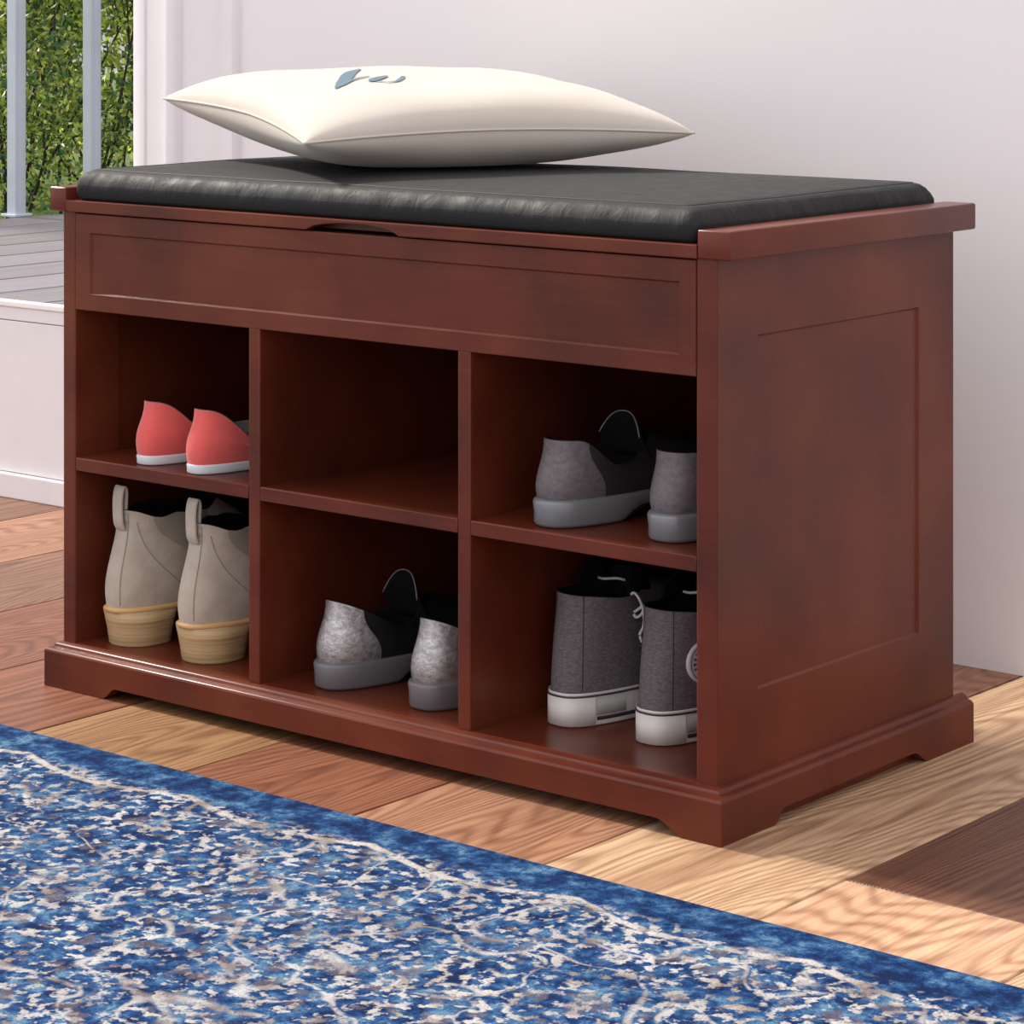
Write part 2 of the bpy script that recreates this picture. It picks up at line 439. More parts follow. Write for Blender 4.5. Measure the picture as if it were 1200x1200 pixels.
def leaf_mesh(bm, tint, p, d, up, ln, wd, col):
    side = d.cross(up).normalized(); n = side.cross(d).normalized()
    pts = [p, p+d*ln*.45+side*wd*.5+n*wd*.12, p+d*ln, p+d*ln*.45-side*wd*.5+n*wd*.12, p+d*ln*.5]
    v = [bm.verts.new(q) for q in pts]
    for f in ((v[0], v[1], v[4]), (v[1], v[2], v[4]), (v[2], v[3], v[4]), (v[3], v[0], v[4])):
        ff = bm.faces.new(f)
        for l in ff.loops: l[tint] = col
def rdir():
    while True:
        v = Vector((random.uniform(-1, 1), random.uniform(-1, 1), random.uniform(-1, 1)))
        if .05 < v.length < 1: return v.normalized()
def shrub(name, cx, cy, rx, ry, h, n, ln, pal, label, nst, group=None, zb=.10):
    t = thing(name, label, 'shrub', (cx, cy, zb), group)
    def cl(p): return Vector((p.x, max(-ry, min(ry, p.y)), p.z))
    bm = bmesh.new(); stems = []
    for i in range(nst):
        a = random.uniform(0, 2*PI); b0 = Vector((math.cos(a)*rx*.25, math.sin(a)*ry*.35, -.005))
        tp = Vector((random.uniform(-rx, rx)*.9, random.uniform(-ry, ry)*.95, h*random.uniform(.75, 1.0)))
        m1 = b0.lerp(tp, .4) + Vector((random.uniform(-.06, .06), random.uniform(-.06, .06), 0))
        pts = catmull([b0, m1, tp], 5); stems.append(pts)
        tube(bm, pts, .0050, 5, .3)
        for q in range(3):
            k = random.randint(3, len(pts)-2); e = pts[k] + Vector((random.uniform(-.2, .2)*rx*2, random.uniform(-.25, .25)*ry*1.6, random.uniform(.08, .3)))
            br = catmull([pts[k], pts[k].lerp(e, .5)+Vector((random.uniform(-.03, .03), random.uniform(-.03, .03), 0)), e], 4)
            br = [cl(x) for x in br]; stems.append(br); tube(bm, br, .0022, 4, .4)
    obj('stem', bm, M['bark'], t)
    bm = bmesh.new(); tint = bm.loops.layers.float_color.new('tint')
    for i in range(n):
        if random.random() < .55:
            s = random.choice(stems); p = s[random.randint(2, len(s)-1)] + rdir()*abs(random.gauss(0, .06))
        else:
            p = Vector((random.uniform(-rx, rx), random.uniform(-ry, ry), random.uniform(0, h)))
        z = max(0, min(1, p.z/h))
        g = .5+.5*math.sin(p.x*9+cx)*math.cos(p.y*11+1)*math.sin(p.z*10+2)
        k = random.choices(pal, [1-g*.6, .6, .3+g*.9])[0]
        f = random.uniform(.7, 1.3)
        d = (rdir() + Vector((0, 0, .25))).normalized()
        leaf_mesh(bm, tint, cl(p), d, rdir(), ln*random.uniform(.6, 1.3), ln*.5*random.uniform(.7, 1.2), (k[0]*f, k[1]*f, k[2]*f, 1))
    obj('foliage', bm, M['leaf'], t, smooth=False, recalc=False)
    return t
dk = [(.05, .12, .06), (.15, .22, .05), (.38, .45, .13)]
lt = [(.20, .28, .06), (.42, .50, .12), (.70, .75, .25)]
shrub('garden_shrub', -3.32, 1.58, .36, .235, .95, 9500, .019, dk, 'dark green leafy shrub seen left of the leftmost post', 9)
shrub('garden_shrub', -3.30, 2.11, .36, .245, .90, 12000, .018, dk, 'green and olive leafy shrub between the two posts and the door trim', 11)
shrub('garden_shrub', -3.32, 2.62, .36, .245, 1.0, 9500, .018, dk, 'green leafy shrub showing right beside the white door trim', 9)
shrub('background_bush', -5.2, 3.6, .8, 1.5, 1.9, 20000, .055, lt, 'bright yellow-green bush glowing in the gaps behind the darker shrubs', 16)

# ------------------------------------------------------------ storage bench
W, D = .8265, .4072
BX0, BX1 = -.8133, -.0132       # outer faces of the side panels
FY = .0132                      # front face of the carcass
BY = .3926                      # back face
B = thing('storage_bench', 'cherry red wooden shoe storage bench with six cubbies, in front of the pale wall', 'bench')
ch = M['cherry']

def panel_with_recess(bm, x_out, x_in, sgn, both=False):
    """side panel with a shallow recessed field, outer face at x_out"""
    y0, y1, z0, z1 = FY, BY, .0, .4756
    ry0, ry1, rz0, rz1 = .0721, .3317, .1125, .409
    d = .0022
    for xf, s in ((x_out, -sgn), (x_in, sgn)):
        O = [bm.verts.new((xf, a, b)) for a, b in ((y0, z0), (y1, z0), (y1, z1), (y0, z1))]
        I = [bm.verts.new((xf, a, b)) for a, b in ((ry0, rz0), (ry1, rz0), (ry1, rz1), (ry0, rz1))]
        R = [bm.verts.new((xf+s*d, a, b)) for a, b in ((ry0+.002, rz0+.002), (ry1-.002, rz0+.002), (ry1-.002, rz1-.002), (ry0+.002, rz1-.002))]
        for i in range(4):
            j = (i+1) % 4
            bm.faces.new((O[i], O[j], I[j], I[i])); bm.faces.new((I[i], I[j], R[j], R[i]))
        bm.faces.new(R)
        if xf == x_out: OA = O
    for i in range(4):
        j = (i+1) % 4; bm.faces.new((OA[i], OA[j], O[j], O[i]))
    es = [e for e in bm.edges if all(abs(v.co.y-FY) < 1e-5 for v in e.verts) and abs(e.verts[0].co.z-e.verts[1].co.z) > .1]
    bmesh.ops.recalc_face_normals(bm, faces=bm.faces)
    bmesh.ops.bevel(bm, geom=es, offset=.0014, segments=2, profile=.5, affect='EDGES')
for xo, xi, s in ((BX1, -.0341, 1), (BX0, -.7954, -1)):
    bm = bmesh.new(); panel_with_recess(bm, xo, xi, s)
    angle_smooth(obj('side_panel', bm, ch, B), 20)
for a, b in ((-.5522, -.5376), (-.2928, -.2780)):
    boxobj('divider', a, b, FY+.0004, .384, .0440, .3785, ch, B)
for a, b in ((-.7954, -.5522), (-.5376, -.2928), (-.2780, -.0341)):
    boxobj('shelf', a+.0001, b-.0001, FY+.0002, .384, .2170, .2303, ch, B)
boxobj('bottom_board', -.7954, -.0341, .0140, .384, .030, .0445, ch, B, .0006)
boxobj('back_panel', -.7954, -.0341, .384, .3915, .030, .4750, ch, B)
boxobj('compartment_floor', -.7954, -.0341, .027, .384, .3790, .386, ch, B)
# front apron with a recessed field
bm = bmesh.new()
x0, x1, z0, z1 = -.7951, -.0345, .3782, .4744
R = (-.774, -.0514, .3948, .4557); fy = FY-.0002
O = [bm.verts.new((a, fy, b)) for a, b in ((x0, z0), (x1, z0), (x1, z1), (x0, z1))]
I = [bm.verts.new((a, fy, b)) for a, b in ((R[0], R[2]), (R[1], R[2]), (R[1], R[3]), (R[0], R[3]))]
Q = [bm.verts.new((a, fy+.0022, b)) for a, b in ((R[0]+.0016, R[2]+.0016), (R[1]-.0016, R[2]+.0016), (R[1]-.0016, R[3]-.0016), (R[0]+.0016, R[3]-.0016))]
K = [bm.verts.new((a, fy+.014, b)) for a, b in ((x0, z0), (x1, z0), (x1, z1), (x0, z1))]
for i in range(4):
    j = (i+1) % 4
    bm.faces.new((O[i], O[j], I[j], I[i])); bm.faces.new((I[i], I[j], Q[j], Q[i])); bm.faces.new((O[i], O[j], K[j], K[i]))
bm.faces.new(Q); bm.faces.new(K)
es = [e for e in bm.edges if all(v in O for v in e.verts)]
bmesh.ops.recalc_face_normals(bm, faces=bm.faces)
bmesh.ops.bevel(bm, geom=es, offset=.0009, segments=2, profile=.5, affect='EDGES')
angle_smooth(obj('front_panel', bm, ch, B), 20)
# lid with finger cut-out
bm = bmesh.new()
lx0, lx1, lz0, lz1 = -.8052, -.0311, .4757, .4874
cx0, cx1, ct = -.4740, -.3590, .4838
pts = [(lx0, lz0), (cx0, lz0)]
for i in range(1, 14):
    t = i/14; s = math.sin(PI*t)**.55
    pts.append((cx0+(cx1-cx0)*t, lz0+(ct-lz0)*min(1, s*1.02)))
pts += [(cx1, lz0), (lx1, lz0), (lx1, lz1), (lx0, lz1)]
prism(bm, pts, lambda u, v, w: (u, w, v), .0092, .030)
box(bm, lx0, lx1, .0301, .4060, .4765, lz1)
es = [e for e in bm.edges if all(abs(v.co.y-.0092) < 1e-5 for v in e.verts)]
bmesh.ops.recalc_face_normals(bm, faces=bm.faces)
bmesh.ops.bevel(bm, geom=es, offset=.0010, segments=2, profile=.5, affect='EDGES')
angle_smooth(obj('lid', bm, ch, B), 20)
for a, b in ((-.8294, -.8055), (-.0308, .0029)):
    boxobj('end_rail', a, b, .0092, .4068, .4757, .5000, ch, B, .0022, 3)
# plinth with arched feet
def arch_pts(a, b, f0, f1, c=.020, h=.0122):
    """outline from a to b with a cut-out between the feet f0 and f1"""
    P = [(a, 0.0003), (f0, 0.0003)]
    for i in range(1, 8):
        t = i/8; P.append((f0+c*t, .0003+h*(1-math.cos(PI*t))/2*1.0))
    P.append((f0+c, h)); P.append((f1-c*1.6, h))
    for i in range(1, 8):
        t = i/8; P.append((f1-c*1.6+c*1.6*t, h-(h-.0003)*(1-math.cos(PI*t))/2))
    P += [(f1, .0003), (b, .0003), (b, .035), (a, .035)]
    return P
bm = bmesh.new()
prism(bm, arch_pts(-W, 0, -.742, -.036), lambda u, v, w: (u, w, v), 0, .0130)
angle_smooth(obj('plinth_front', bm, ch, B), 30)
for xa, xb in ((-.0130, 0), (-W, -W+.013)):
    bm = bmesh.new()
    prism(bm, arch_pts(.0130, D, .078, .327, .016), lambda u, v, w: (w, u, v), xa, xb)
    angle_smooth(obj('plinth_side', bm, ch, B), 30)
# moulded cap running round three sides, mitred
prof = [(0, .0350), (.0004, .0362), (.0018, .0378), (.0040, .0388), (.0062, .0392), (.0070, .0396), (.0072, .0406), (.0076, .0414),
        (.0092, .0428), (.0112, .0438), (.0132, .0442), (.0136, .0350)]
bm = bmesh.new(); rings = []
for d, z in prof:
    rings.append([(-W+d, D, z), (-W+d, d, z), (-d, d, z), (-d, D, z)])
n = len(rings); V = [[bm.verts.new(p) for p in r] for r in rings]
for i in range(n):
    for j in range(3):
        bm.faces.new((V[i][j], V[i][j+1], V[(i+1) % n][j+1], V[(i+1) % n][j]))
bm.faces.new([V[i][0] for i in range(n)]); bm.faces.new([V[i][3] for i in range(n)])
angle_smooth(obj('plinth_moulding', bm, ch, B), 40)

# ------------------------------------------------------------ black cushion
CU = thing('seat_cushion', 'black leather seat cushion with puckered seams on top of the bench, under the pillow', 'cushion', (-.418, .2, .4876))
def cushion_pt(u, v):
    pass
cxa, cxb, cya, cyb, cz0, cz1 = -.7985, -.0335, .0125, .4005, .4877, .5180
bm = bmesh.new()
def rrect(inset, z, n=40, rad=.010):
    """rounded-rectangle ring at a given inset"""
    pts = []
    x0, x1, y0, y1 = cxa+inset, cxb-inset, cya+inset, cyb-inset
    r = max(.002, rad-inset*.2)
    cs = [(x1-r, y0+r, -PI/2), (x1-r, y1-r, 0), (x0+r, y1-r, PI/2), (x0+r, y0+r, PI)]
    for ci, (a, b, s) in enumerate(cs):
        arc = [(a+r*math.cos(s+PI/2*i/6), b+r*math.sin(s+PI/2*i/6)) for i in range(7)]
        nx = cs[(ci+1) % 4]; e = (nx[0]+r*math.cos(nx[2]), nx[1]+r*math.sin(nx[2]))
        pts += arc
        L0 = arc[-1]; m = n*2 if ci in (1, 3) else n
        for i in range(1, m): pts.append((L0[0]+(e[0]-L0[0])*i/m, L0[1]+(e[1]-L0[1])*i/m))
    out = []
    for x, y in pts:
        out.append((x, y, z))
    return out
from mathutils import noise as mn
rows = []
pr = [(.004, 0), (.0015, .003), (.0, .009), (.0003, .015), (.0022, .0205), (.0058, .0255), (.0105, .0288), (.0150, .0300), (.0158, .0293), (.0166, .0300), (.026, .0309), (.05, .0320), (.09, .0328), (.14, .0332), (.19, .0334)]
for k, (ins, dz) in enumerate(pr):
    r = rrect(ins, cz0+dz)
    q = []
    for (x, y, z) in r:
        a = sstep(.008, .02, dz)*(1-sstep(.028, .0295, dz)) if k < 8 else 0
        w = mn.noise(Vector((x*55, y*55, z*25)))*.0016 + mn.noise(Vector((x*120, y*120, z*60)))*.0008
        big = mn.noise(Vector((x*7, y*7, 3)))*.0012
        cx, cy = (cxa+cxb)/2, (cya+cyb)/2
        dx = (1 if x > cxb-.03 else -1 if x < cxa+.03 else 0); dy = (1 if y > cyb-.03 else -1 if y < cya+.03 else 0)
        q.append((x+dx*w*a, y+dy*w*a, z+(big if dz > .02 else 0)+w*a*.6))
    rows.append(q)
grid(bm, rows, True, True, True)
CU2 = obj('cover', bm, M['leather'], CU); CU2.location = -Vector(CU.location)
bm = bmesh.new()
r = rrect(.0158, cz0+.0296); r = [(x, y, z+mn.noise(Vector((x*7, y*7, 3)))*.0012) for x, y, z in r]
rows = []
for k in range(6):
    a = 2*PI*k/6
    rr = rrect(.0158+.0010*math.cos(a), cz0+.0300+.0007*math.sin(a))
    rows.append([(x, y, z+mn.noise(Vector((x*7, y*7, 3)))*.0012) for x, y, z in rr])
rows.append(rows[0]); grid(bm, rows, True)
sm = obj('stitched_seam', bm, M['seam'], CU); sm.location = -Vector(CU.location)

# ------------------------------------------------------------ pillow
F_ = Vector((-.4854, .02, .5546)); R_ = Vector((-.309, .395, .555)); L_ = Vector((-.860, .195, .582)); K_ = R_+L_-F_
PC = (F_+K_)/2
PL = thing('throw_pillow', 'cream cotton throw pillow with a blue script letter, lying on the black cushion', 'pillow', PC)
def pil(u, v, side):
    """u,v in -1..1"""
    pin = .10
    uu = u*(1-pin*(1-abs(v)**1.5)*abs(u)**4*.9) ; vv = v*(1-pin*(1-abs(u)**1.5)*abs(v)**4*.9)
    a, b = (uu+1)/2, (vv+1)/2
    p = F_*(1-a)*(1-b)+R_*a*(1-b)+L_*(1-a)*b+K_*a*b
    e = max(0, (1-abs(u)**2.6)*(1-abs(v)**2.6))
    h = e**.42
    wr = mn.noise(Vector((u*2.2, v*2.2, side*3)))*.0035*min(1, e*3)
    # edge sags in the middle of the sides, the corners stand up
    sag = .012*(1-e)*((1-u*u)+(1-v*v))*.5
    if side > 0: z = h*.0415+wr+sag
    else:
        z = -h*.047+wr*.6+sag
    p = p+Vector((0, 0, z))
    if side < 0 and p.z < .5236: p.z = .5236+(p.z-.5236)*.04
    return p-PC
n = 48
def cosg(i): return -math.cos(PI*i/n)
for side, nm in ((1, 'top_cover'), (-1, 'bottom_cover')):
    bm = bmesh.new()
    grid(bm, [[pil(cosg(i), cosg(j), side) for i in range(n+1)] for j in range(n+1)], False)
    bmesh.ops.recalc_face_normals(bm, faces=bm.faces)
    if side > 0 and sum(f.normal.z for f in bm.faces) < 0 or side < 0 and sum(f.normal.z for f in bm.faces) > 0:
        bmesh.ops.reverse_faces(bm, faces=bm.faces)
    obj(nm, bm, M['pillow'], PL, recalc=False)
bm = bmesh.new(); edge = [pil(cosg(i), -1, 1) for i in range(n+1)]+[pil(1, cosg(i), 1) for i in range(1, n+1)]+[pil(-cosg(i), 1, 1) for i in range(1, n+1)]+[pil(-1, -cosg(i), 1) for i in range(1, n+1)]
tube(bm, edge, .0013, 6)
obj('seam_piping', bm, M['pillow'], PL)
# script letter painted on the upper face (thin ribbon hugging the surface)
def letter():
    bm = bmesh.new()
    def ribbon(pts, ws):
        P = catmull([(a, b, 0) for a, b in pts], 8); m = len(P)
        rows = []
        for i, p in enumerate(P):
            t = (P[min(i+1, m-1)]-P[max(i-1, 0)]).normalized(); nn = Vector((-t.y, t.x, 0))
            f = i/(m-1)*(len(ws)-1); k = min(int(f), len(ws)-2); w = ws[k]+(ws[k+1]-ws[k])*(f-k)
            row = []
            for s in (-1, -.33, .33, 1):
                q = p+nn*w*s
                r3 = pil(q.x, q.y, 1); row.append((r3.x, r3.y, r3.z+.0011))
            rows.append(row)
        grid(bm, rows, False)
    return bm, ribbon
bm, ribbon = letter()
LET = [  # strokes as (u, v) centre lines on the pillow face with half widths
    ([(-.62, -.41), (-.49, -.20), (-.29, .19), (-.14, .44)], [.006, .030, .034, .026, .008]),
    ([(-.55, -.33), (-.43, -.18), (-.29, -.045)], [.010, .009, .008]),
    ([(-.375, -.26), (-.30, -.16), (-.19, -.03)], [.010, .026, .024, .010]),
    ([(-.345, -.245), (-.30, -.285), (-.235, -.25), (-.16, -.14), (-.11, -.05)], [.010, .011, .011, .012, .010]),
]
for pts, ws in LET: ribbon(pts, ws)
obj('printed_letter', bm, M['ink'], PL, label='slate blue brush-script letter')

# ------------------------------------------------------------ shoes
def foot(th, Lg, wh, wb, inset=0, toe=1.0):
    """footprint point: heel at y=0, toe at y=Lg; th 0 = heel, pi = toe; wh, wb half widths at heel and ball"""
    s = (1-math.cos(th))/2
    a = abs(math.sin(th))
    w = wh + (wb-wh)*sstep(.18, .68, s) - .25*(wb)*sstep(.80, 1.0, s)*toe
    w -= .10*wh*math.exp(-((s-.42)/.12)**2)
    x = math.copysign(a**.72, math.sin(th))*w if a > 1e-9 else 0
    y = s*Lg
    cx, cy = 0, Lg*.5
    return Vector((x*(1-inset/max(wb, .001)), cy+(y-cy)*(1-inset*2/Lg), 0))
NT = 64
def shoe_upper(Lg, wh, wb, zs, rim, hb=.004, zheel=.03, ztoe=.034, ins=.003, fwd=.05, nv=14, waist=0):
    """rings from the sole line up to the rim; rim(th)->Vector"""
    rows = []
    for i in range(nv+1):
        t = i/nv; row = []
        for j in range(NT):
            th = 2*PI*j/NT
            k = sstep(.45, .95, (1-math.cos(th))/2)
            P0 = foot(th, Lg, wh, wb, ins)+Vector((0, 0, zs)); P3 = rim(th)
            o = Vector((P0.x, P0.y-(Lg*.12 if k < .5 else Lg*.6), 0)); o = o.normalized() if o.length > 0 else o
            P1 = P0+Vector((0, 0, zheel*(1-k)+ztoe*k))+o*(hb*(1-k)+.002*k)
            P2 = P3+Vector((0, fwd*k, -.022*(1-k)-.008*k))+o*(waist*(1-k))
            q = P0*(1-t)**3+P1*3*t*(1-t)**2+P2*3*t*t*(1-t)+P3*t**3
            row.append(q)
        rows.append(row)
    return rows
def lining_rows(top, depthz, Lg, wh, wb, th_=.0022):
    c = sum(top, Vector())/len(top); rows = [top]
    a = []
    for p in top:
        d = (c-p); d.z = 0; d.normalize(); a.append(p+d*th_*.5+Vector((0, 0, .0007)))
    rows.append(a)
    b = [p+((Vector((c.x, c.y, p.z))-p).normalized())*th_ - Vector((0, 0, .001)) for p in top]; rows.append(b)
    for k in (.35, .7, 1):
        rows.append([Vector((p.x*(1-.05*k), c.y+(p.y-c.y)*(1-.03*k), p.z+(depthz-p.z)*k)) for p in b])
    return rows
def lining_follow(rows, n, inset):
    out = [rows[-1], [p+Vector((0, 0, .0008)) for p in rows[-1]]]
    for k in range(n):
        row = rows[-1-k]; c = sum(row, Vector())/len(row); q = []
        for p in row:
            d = Vector((c.x-p.x, c.y-p.y, 0)); d.normalize(); q.append(p+d*inset)
        out.append(q)
    return out
def sole_obj(parent, mat, Lg, wh, wb, z0, z1, name='sole', flare=.0, top_in=.0, heel_cut=.0, bev=.002, extra=0, lift=0):
    bm = bmesh.new(); rows = []
    for z, ins in ((z0, bev+.001+heel_cut), (z0+bev*.4, bev*.4+heel_cut*.9), (z0+bev, heel_cut*.8), (z0+(z1-z0)*.5, heel_cut*.4-extra), (z1-bev, -flare), (z1-bev*.35, -flare+bev*.3), (z1, -flare+bev+top_in)):
        q = [foot(2*PI*j/NT, Lg, wh, wb, ins)+Vector((0, 0, z)) for j in range(NT)]
        for p in q: p.z += lift*(1-(z-z0)/(z1-z0))*sstep(.072, .088, p.y)*(1-sstep(.13, .17, p.y))
        rows.append(q)
    grid(bm, rows, True, True, True)
    return obj(name, bm, mat, parent)
def rim_oval(y0, y1, w, zf, xoff=0):
    def f(th):
        c = math.cos(th); s = math.sin(th)
        return Vector((math.copysign(abs(s)**.8, s)*w+xoff, (y0+y1)/2-c*(y1-y0)/2, zf((1-c)/2, s)))
    return f
def band(bm, Lg, wh, wb, th0, th1, z0, z1, out, n=24):
    """raised strip wrapped on the sole side between two angles"""
    R = []
    for z, o in ((z0, -.0002), (z0, out), (z1, out), (z1, -.0002)):
        R.append([foot(th0+(th1-th0)*i/n, Lg, wh, wb, -o)+Vector((0, 0, z)) for i in range(n+1)])
    R.append(R[0]); grid(bm, R, False)
    
def place(t, x, y, z, rz=0): t.location = (x, y, z); t.rotation_euler = (0, 0, math.radians(rz))
def copy_tree(o, parent=None):
    c = o.copy(); C.objects.link(c)
    if parent: c.parent = parent
    for chd in [q for q in bpy.data.objects if q.parent == o]: copy_tree(chd, c)
    return c
ZU, ZL = .2304, .0446

# coral flats -----------------------------------------------------
def make_flat():
    t = thing('ballet_flat', 'coral flat shoe nearer the left side panel, upper left cubby', 'shoe', group=None)
    Lg, wh, wb = .235, .0285, .0365
    sole_obj(t, M['redsole'], Lg, wh, wb, 0, .0098, flare=.0005, bev=.0018)
    rim = rim_oval(.010, .165, .0285, lambda s, sn: .061-.040*sstep(0, .42, s)+.004*sstep(.7, 1, s))
    rows = shoe_upper(Lg, wh, wb, .0088, rim, hb=.007, zheel=.026, ztoe=.026, ins=.001, fwd=.03)
    bm = bmesh.new(); grid(bm, rows, True); obj('upper', bm, M['coral'], t)
    bm = bmesh.new(); grid(bm, lining_rows(rows[-1], .012, Lg, wh, wb, .0015), True, False, True); obj('lining', bm, M['greylining'], t)
    return t
a = make_flat(); place(a, -.710, .0225, ZU, -3)
b = copy_tree(a); place(b, -.634, .0175, ZU, -3); b['label'] = 'coral flat shoe nearer the divider, upper left cubby'

# ankle boots -----------------------------------------------------
def make_boot(label):
    t = thing('ankle_boot', label, 'boot')
    Lg, wh, wb = .250, .0345, .041
    # tapered stacked heel block
    bm = bmesh.new(); rows = []
    for z, sc in ((0, .80), (.0012, .82), (.014, .87), (.025, .93), (.0345, .985)):
        row = []
        for j in range(48):
            th = 2*PI*j/48; x = math.sin(th)*(wh+.001)*sc
            y = .036-math.cos(th)*(.036 if math.cos(th) > 0 else .036)*sc
            if math.cos(th) < 0: y = .036+abs(math.cos(th))**.5*.036*sc
            row.append((x, y, z))
        rows.append(row)
    grid(bm, rows, True, True, True); obj('heel', bm, M['stack'], t)
    # welt above the heel and forefoot sole
    bm = bmesh.new(); rows = []
    for z, ins in ((.0340, .001), (.0350, -.0015), (.0380, -.0018), (.0392, 0), (.0395, .003)):
        row = []
        for j in range(NT):
            q = foot(2*PI*j/NT, Lg, wh, wb, ins); drop = .026*sstep(.07, .16, q.y)
            row.append((q.x, q.y, z-drop))
        rows.append(row)
    grid(bm, rows, True, True, True); obj('sole', bm, M['stackrim'], t)
    zr = lambda s, sn: .131+.004*math.cos(4*PI*s)-.006*math.exp(-((s-.5)/.09)**2)
    rim = rim_oval(.012, .128, .0335, zr)
    rows = shoe_upper(Lg, wh, wb, .038, rim, hb=.009, zheel=.040, ztoe=.030, ins=.0015, fwd=.012, nv=26, waist=-.013)
    for row in rows:
        for q in row:
            if q.z < .075: q.z -= .026*sstep(.07, .16, q.y)*(1-sstep(.037, .075, q.z))
    # soft dent beside the heel under the pull tab
    for i, row in enumerate(rows):
        for j, q in enumerate(row):
            th = 2*PI*j/NT
            g = math.exp(-((th-.75)/.22)**2)*math.exp(-((q.z-.118)/.018)**2)*.006
            q.x -= g*.0
            q.x += mn.noise(Vector((q.x*40, q.y*40, q.z*30)))*.0012
    bm = bmesh.new(); grid(bm, rows, True)
    up = obj('upper', bm, M['suede'], t)
    bm = bmesh.new(); grid(bm, lining_follow(rows, 16, .0030), True, False, True); obj('lining', bm, M['lining'], t)
    # elastic gore on both flanks, standing a little proud
    for sgn in (1, -1):
        bm = bmesh.new(); R = []
        nv = len(rows)-1
        for i in range(10, nv+1):
            f = (i-10)/(nv-10); wj = 1.2+5.3*f; row = []
            c0 = 15.5
            for k in range(9):
                jj = (c0+(k/4-1)*wj)*sgn
                j0 = math.floor(jj); fr = jj-j0
                p = rows[i][j0 % NT].lerp(rows[i][(j0+1) % NT], fr)
                o = Vector((sgn, 0, 0))*(.0009 if 0 < k < 8 else .0001)
                row.append(p+o)
            R.append(row)
        grid(bm, R, False); obj('elastic_gore', bm, M['gore'], t)
    # stitched seams: back seam either side and the V of the quarter
    def seam(js):
        pts = []
        for i, j in js:
            i0 = int(i); j0 = math.floor(j); fr = j-j0
            p = rows[i0][j0 % NT].lerp(rows[i0][(j0+1) % NT], fr)
            c = Vector((0, .06, p.z)); pts.append(p+(p-c).normalized()*.0002)
        bm = bmesh.new(); tube(bm, catmull(pts, 3), .0006, 5); obj('seam', bm, M['gore'], t)
    seam([(i, 2.2) for i in range(1, 26)])
    seam([(22-i*.95, 5.0+i*.33) for i in range(0, 22)])
    # pull tab: a folded strap loop rising from the back seam
    top = rows[-1][0]
    bm = bmesh.new()
    path = [(0, rows[-8][0].y-.001, rows[-8][0].z), (0, top.y-.0022, top.z-.012), (0, top.y-.003, top.z+.008), (0, top.y-.001, top.z+.020), (0, top.y+.0022, top.z+.0235), (0, top.y+.005, top.z+.018), (0, top.y+.0045, top.z+.004), (0, top.y+.0045, top.z-.012)]
    P = catmull(path, 5); rows2 = []
    for i, p in enumerate(P):
        w = .0075
        rows2.append([(p.x-w, p.y, p.z), (p.x-w*.6, p.y-.0004, p.z), (p.x+w*.6, p.y-.0004, p.z), (p.x+w, p.y, p.z)])
    grid(bm, rows2, False)
    o = obj('pull_tab', bm, M['suede'], t); md = o.modifiers.new('thickness', 'SOLIDIFY'); md.thickness = .0016
    return t
a = make_boot('taupe suede ankle boot with wooden stacked heel, next to the left side panel')
place(a, -.756, .0240, ZL, -4)
b = copy_tree(a); place(b, -.6495, .0220, ZL, -4); b['label'] = 'taupe suede ankle boot with wooden stacked heel, beside the left divider'

# low lace-up shoes (silver pair and grey pair) ---------------------
def make_low(label, counter, quarter, sole, hs, heel_h, peak, tz, Lg=.262, name='low_top_shoe'):
    t = thing(name, label, 'shoe')
    wh, wb = .0365, .0425
    sole_obj(t, sole, Lg, wh, wb, 0, hs, flare=.0012, bev=.0035, lift=.012)
    zf = lambda s, sn: heel_h - (heel_h-.050)*((min(1, s/.55))**1.15 if peak else sstep(.10, .48, s)) + .020*sstep(.6, 1, s)
    rim = rim_oval(.013, .128, .0275 if peak else .030, zf)
    rows = shoe_upper(Lg, wh, wb, hs-.002, rim, hb=.0065, zheel=(heel_h-hs)*.42, ztoe=.026, ins=.0035, fwd=.045, nv=18)
    def patch(j0, j1, close=False, off=0):
        bm = bmesh.new()
        R = []
        for r in rows:
            R.append([r[j % NT] for j in range(j0, j1+1)])
        grid(bm, R, False); return bm
    obj('heel_counter', patch(-9, 9), counter, t)
    obj('quarter', patch(9, NT-9), quarter, t)
    bm = bmesh.new(); grid(bm, lining_rows(rows[-1], hs+.006, Lg, wh, wb, .0035), True, False, True); obj('lining', bm, M['lining'], t)
    # tongue: arched sheet standing out of the throat
    def T(u, v):
        x = u*.0275*(1-.12*v)
        z = .050+(tz-.050)*v*(1-.52*abs(u)**2.6)
        return Vector((x, .112-.012*v+.007*(1-u*u), z))
    bm = bmesh.new(); grid(bm, [[T(-1+2*i/14, k/8) for i in range(15)] for k in range(9)], False)
    o = obj('tongue', bm, M['lining'], t); md = o.modifiers.new('thickness', 'SOLIDIFY'); md.thickness = .003; md.offset = 0
    bm = bmesh.new(); tube(bm, [T(-1+2*i/24, 1)+Vector((0, 0, .0004)) for i in range(25)], .0007, 6)
    obj('tongue_piping', bm, M['piping'], t)
    # piping round the welt
    return t
a = make_low('silver-heeled black shoe standing mostly in view, lower middle cubby', M['silver'], M['blackleather'], M['silversole'], .0255, .081, True, .096)
place(a, -.478, .0335, ZL, -6)
b = copy_tree(a); place(b, -.3605, .0345, ZL, -5); b['label'] = 'silver-heeled black shoe half hidden by the divider, lower middle cubby'
a = make_low('grey leather low shoe with glossy grey sole, left of its pair, upper right cubby', M['greyleather'], M['darkgrey'], M['greysole'], .0245, .075, False, .090)
place(a, -.2067, .0250, ZU, -5)
b = copy_tree(a); place(b, -.0895, .0370, ZU, 1); b['label'] = 'grey leather low shoe cut off by the right side panel, upper right cubby'

